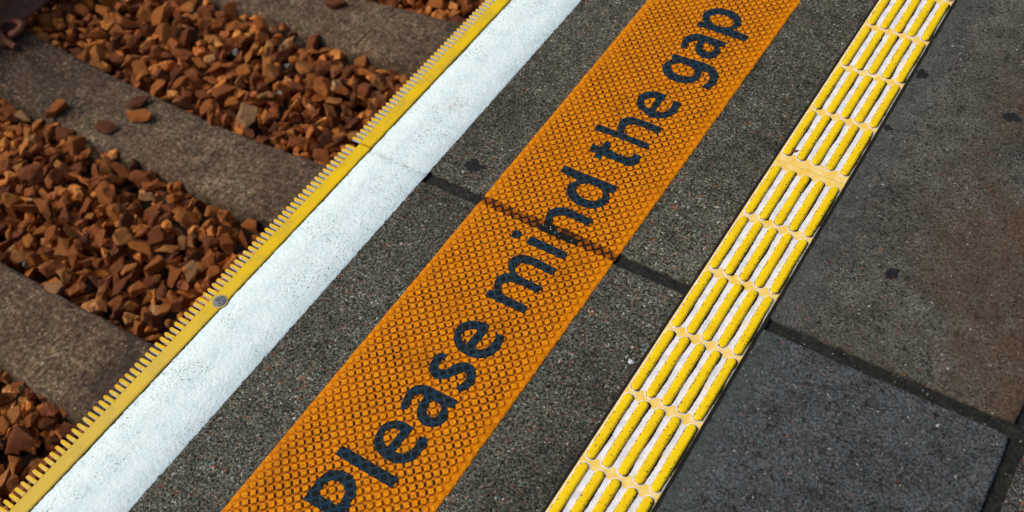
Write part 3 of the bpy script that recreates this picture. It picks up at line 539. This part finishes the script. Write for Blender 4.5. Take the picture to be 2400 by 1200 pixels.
for ch, key, wd in order:
    rings = [smooth_ring(r) for r in GL[key]]
    if key == 'i':
        rings.append([Vector((-0.8434+0.0104*math.cos(a), 1.0235+0.0104*math.sin(a))) for a in [2*math.pi*k/28 for k in range(28)]])
    cu = bpy.data.curves.new("glyph", 'CURVE'); cu.dimensions = '2D'; cu.fill_mode = 'BOTH'; cu.extrude = 0.0011
    for r in rings:
        sp = cu.splines.new('POLY'); sp.points.add(len(r)-1); sp.use_cyclic_u = True
        for q, p in zip(sp.points, r): q.co = (p.x, p.y, 0, 1)
    tmp = bpy.data.objects.new("glyph", cu); S.collection.objects.link(tmp); bpy.context.view_layer.update()
    me = bpy.data.meshes.new_from_object(tmp.evaluated_get(bpy.context.evaluated_depsgraph_get()))
    bpy.data.objects.remove(tmp); bpy.data.curves.remove(cu)
    me.name = "letter"; me.materials.clear(); me.materials.append(MAT_LETTER)
    o = bpy.data.objects.new("letter", me); S.collection.objects.link(o); o.parent = mat_root
    o.location = (0.80, -1.1, 0.0033); o['label'] = "dark navy painted letter %s" % ch

# ---------------------------------------------------------------- tactile guidance plates
def stadium(hw, hl, n=10, jit=None):
    P = []
    for k in range(n+1): a = math.pi*k/n; P.append((hw*math.cos(a), hl-hw+hw*math.sin(a)))
    m_ = 34
    for k in range(1, m_): P.append((-hw, (hl-hw)*(1-2*k/m_)))
    for k in range(n+1): a = math.pi+math.pi*k/n; P.append((hw*math.cos(a), -hl+hw+hw*math.sin(a)))
    for k in range(1, m_): P.append((hw, -(hl-hw)*(1-2*k/m_)))
    return P
def make_bar(L):
    bm = bmesh.new(); R = []
    for hw, dz in ((0.0086, 0.0), (0.0085, 0.0012), (0.0079, 0.0036), (0.0064, 0.0049), (0.0052, 0.0053), (0.0024, 0.0054)):
        R.append([bm.verts.new((x, y, dz)) for x, y in stadium(hw, L/2-(0.0086-hw))])
    n_ = len(R[0])
    for A, B in zip(R, R[1:]):
        for i in range(n_): bm.faces.new((A[i], A[(i+1) % n_], B[(i+1) % n_], B[i]))
    bm.faces.new(R[-1])
    return bmobj("raised_bar", bm, MAT_BAR, smooth=True)
BARX = [(k-2)*0.03035+0.0005 for k in range(5)]
bar_cache = {}
def ragged(bm, cx, cy, hw, hl, z, amp, seed, bias=0.0, fr=130):
    P = stadium(hw, hl); c = []
    for x, y in P:
        l = math.hypot(x, max(0, abs(y)-(hl-hw))) or 1
        nx = x/hw; nn = N1((cx+x)*fr+seed, (cy+y)*fr, seed)+0.5*N1((cx+x)*fr*3, (cy+y)*fr*3+seed, 4)
        d = amp*nn + bias*max(0, nx)*(0.5+0.9*N1(cy*31+y*22, seed, cx*70)) 
        c.append(bm.verts.new((cx+x+nx*d, cy+y+(d if y > hl-hw else (-d if y < -hl+hw else 0)), z)))
    bm.faces.new(c)
def plate(y0, y1, rows, label, L, group="yellow ribbed tactile plates laid end to end"):
    xc = -0.4140; ym = (y0+y1)/2
    root = empty("tactile_plate", (xc, ym, 0)); tag(root, label, "tactile plate", group)
    bm = bmesh.new(); hx = 0.0733
    pr = [(-hx, -0.002), (-hx, 0.0016), (-hx+0.001, 0.0022), (hx-0.001, 0.0022), (hx, 0.0016), (hx, -0.002)]
    A = [bm.verts.new((x, y0-ym, z)) for x, z in pr]; B = [bm.verts.new((x, y1-ym, z)) for x, z in pr]
    for i in range(5): bm.faces.new((A[i], A[i+1], B[i+1], B[i]))
    bm.faces.new(A); bm.faces.new(B)
    bmobj("base_plate", bm, MAT_PLATE, root)
    if L not in bar_cache: bar_cache[L] = None
    for ri, yc in enumerate(rows):
        bw = bmesh.new(); bg = bmesh.new(); sd = yc*7.7
        for k, bx in enumerate(BARX):
            ragged(bw, bx, 0, 0.0112, L/2+0.0030, 0.00245+k*0.00001, 0.0004, sd+k)
            ragged(bg, bx, 0, 0.0092, L/2+0.0004, 0.0029, 0.0010, sd+k*3.1, 0.0030, 230)
            if k < 4:
                xa, xb = bx+0.0085, BARX[k+1]-0.0085; m_ = 50; h = L/2-0.007; prev = None
                for q in range(m_+1):
                    y = -h+2*h*q/m_; e = 0.0007*N1(y*150, sd+k*5); g = 0.0005*N1(y*170, sd+k*9+3)
                    cur = (bw.verts.new((xa+e, y, 0.0027)), bw.verts.new((xb+g, y, 0.0027)))
                    if prev: bw.faces.new((prev[0], prev[1], cur[1], cur[0]))
                    prev = cur
        bmobj("white_infill", bw, MAT_INFILL, root, loc=(0, yc-ym, 0))
        bmobj("dirt_line", bg, MAT_BLACK, root, loc=(0, yc-ym, 0))
        for k, bx in enumerate(BARX):
            if bar_cache[L] is None:
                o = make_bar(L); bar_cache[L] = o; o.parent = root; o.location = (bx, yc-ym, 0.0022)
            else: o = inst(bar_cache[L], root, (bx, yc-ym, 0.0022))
            o.rotation_euler = (0, 0, random.uniform(-.004, .004))
rows_lo = [1.3546-0.1521*k for k in range(9)]
plate(rows_lo[-1]-0.084, 1.4402, rows_lo, "yellow ribbed tactile plate nearer the viewer, running to the bottom edge", 0.1425)
rows_hi = [1.5307+0.1498*k for k in range(8)]
plate(1.4412, rows_hi[-1]+0.085, rows_hi, "yellow ribbed tactile plate farther away, beyond the fine cross joint", 0.1400)

# ---------------------------------------------------------------- marks and litter on the platform
def blob(name, x, y, r, z, mat, seed, h=0.0015, asp=1.0, rot=0.0, rag=0.5):
    bm = bmesh.new(); n_ = 72; R = []
    for q, hh in ((1.0, 0.0), (0.86, 0.6), (0.55, 1.0), (0.2, 1.05)):
        rr = []
        for i in range(n_):
            a = 2*math.pi*i/n_; k = r*q*(1+rag*N1(math.cos(a)*1.6+seed, math.sin(a)*1.6, q*.3)+0.45*rag*N1(math.cos(a)*4+seed, math.sin(a)*4, 7)+0.4*rag*N1(math.cos(a)*13+seed, math.sin(a)*13, 3))
            px, py = k*math.cos(a)*asp, k*math.sin(a); rr.append(bm.verts.new((px*math.cos(rot)-py*math.sin(rot), px*math.sin(rot)+py*math.cos(rot), h*hh)))
        R.append(rr)
    for A, B in zip(R, R[1:]):
        for i in range(n_): bm.faces.new((A[i], A[(i+1) % n_], B[(i+1) % n_], B[i]))
    bm.faces.new(R[-1])
    return bmobj(name, bm, mat, loc=(x, y, z), smooth=True)
G_ = "blackened gum spots on the platform"
for x, y, r, a, lb in [(-1.026, 1.138, 0.018, 1.2, "round black gum spot between the white line and the orange mat"),
                       (-0.1215, 1.766, 0.015, 1.2, "black gum spot near the upper right corner of the concrete"),
                       (-0.1852, 1.2785, 0.014, 0.9, "dark gum spot on the concrete right of the cross joint"),
                       (-0.322, 1.8090, 0.016, 0.8, "dark gum spot touching the right side of the tactile plate"),
                       (-0.3250, 1.6263, 0.008, 1.2, "small dark gum spot just right of the tactile plate")]:
    tag(blob("gum_spot", x, y, r, 0.0001, MAT_GUM, x*40+y, 0.0008, a), lb, "gum spot", G_)
MAT_PALE = simple("pale_fleck", lin(176, 190, 196), lin(216, 224, 226), 200)
tag(blob("pale_fleck", -0.5072, 0.8768, 0.0048, 0.0001, MAT_PALE, 3.3, 0.0012), "small pale blue fleck on the concrete left of the tactile plate", "fleck")
MAT_LEAF = simple("dry_leaf_brown", lin(84, 52, 40), lin(120, 80, 60), 100)
tag(blob("leaf_scrap", -0.4618, 1.4785, 0.0042, 0.0028, MAT_LEAF, 9.3, 0.0014, 1.7, 0.5), "tiny brown leaf scrap lying between the raised yellow bars", "leaf scrap")

# ---------------------------------------------------------------- track: sleepers, rail
ZS = -0.80
def zprof(x):
    z = 0.055*max(0.0, min(1.0, (x+2.45)/0.55))**1.4
    t = max(0.0, min(1.0, (-2.85-x)/0.62)); z += 0.052*t**1.3
    return z
def sleeper(yc, wtop, label, seed, cast=None):
    root = empty("railway_sleeper", (-2.6, yc, ZS)); tag(root, label, "sleeper", "concrete sleepers across the track")
    bm = bmesh.new(); R = []; x0, x1, n_ = -4.4, -1.42, 190
    for i in range(n_+1):
        x = x0+(x1-x0)*i/n_; h = zprof(x); wt = wtop/2*(1+0.03*math.sin(x*3+seed)); ww = 0.16
        e1 = 0.0022*N1(x*22, seed)+0.0018*N1(x*70, seed); e2 = 0.0022*N1(x*22, seed+5)+0.0018*N1(x*70, seed+9)
        pr = [(-ww, -0.21), (-wt-0.012+e1, h-0.022), (-wt-0.004+e1, h-0.006), (-wt+0.009+e1, h-0.0005), (-wt*0.5, h+0.001), (0, h+0.0015), (wt*0.5, h+0.001), (wt-0.009+e2, h-0.0005), (wt+0.004+e2, h-0.006), (wt+0.012+e2, h-0.022), (ww, -0.21)]
        R.append([bm.verts.new((x+2.6, y, z+0.0012*N1(x*30, y*30, seed))) for y, z in pr])
    for j in range(n_):
        for i in range(10): bm.faces.new((R[j][i], R[j][i+1], R[j+1][i+1], R[j+1][i]))
    bm.faces.new(R[0]); bm.faces.new(R[-1])
    bmobj("sleeper_body", bm, MAT_SLEEPER, root, smooth=True)
    if cast == 'rib':
        bm = bmesh.new(); P = []
        for k in range(31):
            y = -0.115+0.23*k/30; h = zprof(-2.232); P.append([bm.verts.new((-2.232+2.6+dx+0.001*N1(y*60, 2), y, h+dz)) for dx, dz in ((-0.005, 0.0), (-0.002, 0.0035), (0.002, 0.0035), (0.005, 0.0))])
        for j in range(30):
            for i in range(3): bm.faces.new((P[j][i], P[j][i+1], P[j+1][i+1], P[j+1][i]))
        bmobj("cast_rib", bm, MAT_SLEEPER, root)
    if cast == 'mark':
        bm = bmesh.new(); rr = random.Random(3)
        for k in range(5):
            bx = -2.335+2.6+k*0.012; boxbm(bm, bx, bx+0.004, 0.0+rr.uniform(0, .012), 0.032+rr.uniform(-.012, 0), zprof(-2.31)-.002, zprof(-2.31)+0.0035)
        boxbm(bm, -2.335+2.6, -2.335+2.656, -0.005, -0.001, zprof(-2.31)-.002, zprof(-2.31)+0.0035)
        boxbm(bm, -2.335+2.6, -2.335+2.656, 0.036, 0.040, zprof(-2.31)-.002, zprof(-2.31)+0.0035)
        bmobj("cast_mark", bm, MAT_SLEEPER, root)
    return root
SL = [(-0.96, 0.245), (-0.205, 0.245), (0.5575, 0.243), (1.332, 0.250), (2.092, 0.238), (2.86, 0.245), (3.62, 0.245)]
SLAB = ["stained concrete sleeper far below the frame, outside the picture", "stained concrete sleeper just below the lower left corner", "brown stained concrete sleeper crossing the lower left of the track",
        "brown stained concrete sleeper in the middle with three loose stones on it", "brown stained concrete sleeper at the top with a thin cast line across it",
        "stained concrete sleeper beyond the top edge of the picture", "farthest stained concrete sleeper along the track"]
for i, (y, wd) in enumerate(SL):
    if i in (0, 6): continue
    sleeper(y, wd, SLAB[i], i*3.7, {3: 'mark', 4: 'rib'}.get(i))
# rail
RX = -3.500
rail = empty("rail", (RX, 1.3, ZS+0.052)); tag(rail, "rusty steel rail crossing the sleepers at the far upper left", "rail")
prof = [(-.076, 0), (.076, 0), (.076, .009), (.030, .020), (.012, .034), (.009, .060), (.009, .115), (.018, .130), (.036, .138), (.037, .160), (.030, .170), (-.030, .170), (-.037, .160), (-.036, .138), (-.018, .130), (-.009, .115), (-.009, .060), (-.012, .034), (-.030, .020), (-.076, .009)]
bm = bmesh.new(); A = [bm.verts.new((x, -3, z+0.006)) for x, z in prof]; B = [bm.verts.new((x, 5, z+0.006)) for x, z in prof]
for i in range(len(prof)): bm.faces.new((A[i], A[(i+1) % len(prof)], B[(i+1) % len(prof)], B[i]))
bm.faces.new(A); bm.faces.new(B); bmobj("rail_body", bm, MAT_RAIL, rail)
def clip(y, side, label):
    root = empty("rail_clip", (RX+side*0.076, y, ZS+0.062)); tag(root, label, "rail clip", "rusty spring clips holding the rail")
    P = [(0.095, -0.050, -0.004), (0.060, -0.052, 0.004), (0.020, -0.045, 0.016), (-0.012, -0.028, 0.030), (-0.020, -0.004, 0.034), (-0.006, 0.018, 0.032), (0.022, 0.030, 0.030), (0.056, 0.030, 0.034),
         (0.084, 0.016, 0.036), (0.088, -0.010, 0.034), (0.070, -0.026, 0.026), (0.045, -0.020, 0.014), (0.034, 0.012, 0.006), (0.030, 0.060, 0.002)]
    cu = bpy.data.curves.new("coil", 'CURVE'); cu.dimensions = '3D'; cu.bevel_depth = 0.0125; cu.bevel_resolution = 3; sp = cu.splines.new('NURBS'); sp.points.add(len(P)-1); sp.order_u = 3; sp.use_endpoint_u = True; cu.resolution_u = 5; cu.use_fill_caps = True
    for q, p in zip(sp.points, P): q.co = (p[0]*side*1.0, p[1]*side, p[2], 1)
    tmp = bpy.data.objects.new("coil", cu); S.collection.objects.link(tmp); bpy.context.view_layer.update()
    me = bpy.data.meshes.new_from_object(tmp.evaluated_get(bpy.context.evaluated_depsgraph_get())); bpy.data.objects.remove(tmp); bpy.data.curves.remove(cu)
    me.materials.clear(); me.materials.append(MAT_CLIP); me.polygons.foreach_set('use_smooth', [True]*len(me.polygons))
    o = bpy.data.objects.new("spring_coil", me); S.collection.objects.link(o); o.parent = root
    bm = bmesh.new(); vs = boxbm(bm, 0.012, 0.060, -0.072, -0.030, -0.012, 0.010) if side > 0 else boxbm(bm, -0.060, -0.012, 0.030, 0.072, -0.012, 0.010)
    bmesh.ops.bevel(bm, geom=bm.edges[:], offset=0.005, segments=2, affect='EDGES'); bmobj("anchor_block", bm, MAT_CLIP, root)
clip(1.420, 1, "rusty coiled spring clip beside the rail at the upper left edge")

# ---------------------------------------------------------------- ballast
v, f = [(-4.8, -1.2, -0.955), (-1.19, -1.2, -0.955), (-1.19, 3.6, -0.955), (-4.8, 3.6, -0.955)], [(0, 1, 2, 3)]
tag(obj("track_bed", v, f, MAT_EARTH), kind='structure')
v = [(-60, -60, -1.16), (60, -60, -1.16), (60, 60, -1.16), (-60, 60, -1.16)]
tag(obj("ground", v, [(0, 1, 2, 3)], MAT_EARTH), kind='structure')
rv = random.Random(11)
def make_stone(k):
    bm = bmesh.new(); e = [(1, 0.78, 0.60), (1, 0.66, 0.40), (1, 0.85, 0.52), (1.12, 0.55, 0.42), (0.95, 0.9, 0.75)][k % 5]
    for _ in range(rv.choice((9, 10, 12, 14))):
        d = Vector((rv.gauss(0, 1), rv.gauss(0, 1), rv.gauss(0, 1))).normalized()*rv.uniform(0.82, 1.08)
        bm.verts.new((d.x*e[0], d.y*e[1], d.z*e[2]))
    r = bmesh.ops.convex_hull(bm, input=bm.verts[:])
    bmesh.ops.delete(bm, geom=list({g for g in r['geom_interior']+r['geom_unused'] if isinstance(g, bmesh.types.BMVert)}), context='VERTS')
    bmesh.ops.dissolve_limit(bm, angle_limit=0.22, verts=bm.verts[:], edges=bm.edges[:])
    bmesh.ops.bevel(bm, geom=bm.edges[:], offset=0.035, segments=1, affect='EDGES', profile=0.6)
    bmesh.ops.triangulate(bm, faces=bm.faces[:])
    bmesh.ops.subdivide_edges(bm, edges=[e_ for e_ in bm.edges if e_.calc_length() > 0.45], cuts=1)
    bmesh.ops.subdivide_edges(bm, edges=[e_ for e_ in bm.edges if e_.calc_length() > 0.30], cuts=1)
    bmesh.ops.triangulate(bm, faces=bm.faces[:])
    for q in bm.verts:
        n_ = noise.noise(q.co*1.7+Vector((k*3.1, 0, 0)))*0.12+noise.noise(q.co*3.2+Vector((k*5.1, 0, 0)))*0.13+noise.noise(q.co*7+Vector((k*5.1, 0, 0)))*0.06; q.co *= 1+n_
    bmesh.ops.recalc_face_normals(bm, faces=bm.faces)
    me = bpy.data.meshes.new("ballast_stone"); bm.to_mesh(me); bm.free(); me.materials.append(MAT_STONE_I); return me
STONES = [make_stone(k) for k in range(32)]
ST_E = [(1, 0.78, 0.60), (1, 0.66, 0.40), (1, 0.85, 0.52), (1.12, 0.55, 0.42), (0.95, 0.9, 0.75)]
cell = 0.095; grid = {}
def near(x, y):
    a, b = int(x//cell), int(y//cell)
    for i in (-1, 0, 1):
        for j in (-1, 0, 1): yield from grid.get((a+i, b+j), ())
placed = []
def top_limit(x, y):
    d = min(abs(y-s_[0]) for s_ in SL)          # 0 on a sleeper, 0.38 midway between two
    return -0.802+0.016*N1(x*2.2, y*2.2, 5)+0.020*max(0, (d-0.2)/0.18) - 0.03*max(0.0, min(1.0, (x+1.9)/0.4))
XA, XB, YA, YB = -4.3, -1.24, -0.55, 3.15
for layer_try in range(75000):
    x = rv.uniform(XA, XB); y = rv.uniform(YA, YB); r = 0.0255+0.024*rv.random()**1.5
    if layer_try > 25000: r *= 0.9
    d = min(abs(y-s_[0]) for s_ in SL)
    if d < 0.124+r*0.35: continue
    hz = r*0.60; z = -0.955+hz*0.6
    for (a, b, c_, rr, k) in near(x, y):
        dd = math.hypot(a-x, b-y); m_ = (r+rr)*0.74
        if dd < m_: z = max(z, c_+0.66*math.sqrt(m_*m_-dd*dd))
    if z > top_limit(x, y): continue
    k = len(placed); placed.append((x, y, z, r)); grid.setdefault((int(x//cell), int(y//cell)), []).append((x, y, z, r, k))
def rotm(tilt):
    return Matrix.Rotation(rv.uniform(0, 6.283), 3, 'Z') @ Matrix.Rotation(rv.gauss(0, tilt), 3, 'X') @ Matrix.Rotation(rv.gauss(0, tilt), 3, 'Y')
items = []
for k, (x, y, z, r) in enumerate(placed):
    px, py, dz = project(x, y, z); vis = 0
    if -10 < px < 1034 and -10 < py < 522:
        # left of the toothed edge as seen from the camera
        ex = -1.309*(CAM_H-z)/CAM_H
        cover = any((c_ > z+0.3*r and math.hypot(a-x, b-y) < (r+rr)*0.62) for (a, b, c_, rr, kk) in near(x, y) if kk != k)
        if x < ex+0.02 and not cover: vis = r/dz
    sc = r*rv.uniform(1.02, 1.22); items.append([k, x, y, z, sc, rotm(0.6), rv.randrange(32), rv.random(), vis])
top = sorted([it for it in items if it[8] > 0], key=lambda q: -q[8])[:300]; topset = {q[0] for q in top}
import array
VV = []; FF = []; TT = []
cache = [([tuple(q.co) for q in me.vertices], [tuple(p.vertices) for p in me.polygons]) for me in STONES]
for it in items:
    if it[0] in topset: continue
    k, x, y, z, sc, R_, mi, tt, vis = it; vs, fs = cache[mi]; b = len(VV); m3 = R_*sc
    a00, a01, a02 = m3[0]; a10, a11, a12 = m3[1]; a20, a21, a22 = m3[2]
    VV.extend([(a00*p+a01*q+a02*s_+x, a10*p+a11*q+a12*s_+y, a20*p+a21*q+a22*s_+z) for p, q, s_ in vs])
    FF.extend([tuple(i+b for i in q) for q in fs]); TT.extend([tt]*len(vs))
bal = obj("ballast", VV, FF, MAT_STONE); at = bal.data.attributes.new('tint', 'FLOAT', 'POINT'); at.data.foreach_set('value', TT)
tag(bal, "rust brown crushed stone ballast filling the track between the concrete sleepers", "ballast", kind='stuff')
PALE = {}
for px_, py_, lb in [(690, 162, "pale grey white pebble among the rust stones between the two upper sleepers"), (540, 132, "small pale white pebble among the rust stones, upper middle of the track"),
                     (652, 228, "upright oval grey green pebble among the rust stones"), (50, 634, "small pale blue white chip at the edge of the lower sleeper")]:
    best = min(top, key=lambda q: (project(q[1], q[2], q[3])[0]*2.34375-px_)**2+(project(q[1], q[2], q[3])[1]*2.34375-py_)**2); PALE[best[0]] = lb
for it in top:
    k, x, y, z, sc, R_, mi, tt, vis = it
    o = bpy.data.objects.new("ballast_stone", STONES[mi]); S.collection.objects.link(o)
    s_ = sc*1.04; 
    if k in PALE:
        o.data = STONES[mi].copy(); o.data.materials[0] = MAT_STONE_P; s_ *= 0.4; o.name = "pale_pebble"; z += 0.014
        tag(o, PALE[k], "pebble")
    else: tag(o, "rust brown angular ballast stone lying loose on top between the sleepers", "stone", "rust brown ballast stones lying on top between the sleepers")
    o.matrix_world = Matrix.Translation((x, y, z)) @ (R_*s_).to_4x4()
# stones lying on the sleepers
for x, y, s_, mi, rz, lb in [(-2.738, 1.408, 0.050, 6, 1.1, "brown stone on the middle sleeper, upper one of the close pair"),
                             (-2.680, 1.352, 0.052, 0, 0.5, "dark brown stone on the middle sleeper, lower one of the close pair"),
                             (-2.756, 1.262, 0.044, 2, 0.2, "flat brown stone at the left edge of the middle sleeper"),
                             (-2.975, 1.238, 0.050, 10, 1.5, "large brown stone tipped over the near edge of the middle sleeper at the left"),
                             (-2.445, 2.130, 0.042, 12, 0.4, "single brown stone on the top sleeper at the upper edge of the picture")]:
    o = bpy.data.objects.new("loose_stone", STONES[mi]); S.collection.objects.link(o)
    o.matrix_world = Matrix.Translation((x, y, ZS+zprof(x)+s_*0.33)) @ Matrix.Rotation(rz, 4, 'Z') @ Matrix.Diagonal((s_*1.15, s_*0.85, s_*0.8, 1))
    tag(o, lb, "stone", "brown stones lying on the sleepers")
print("stones", len(items), "top", len(top), "faces", len(FF))
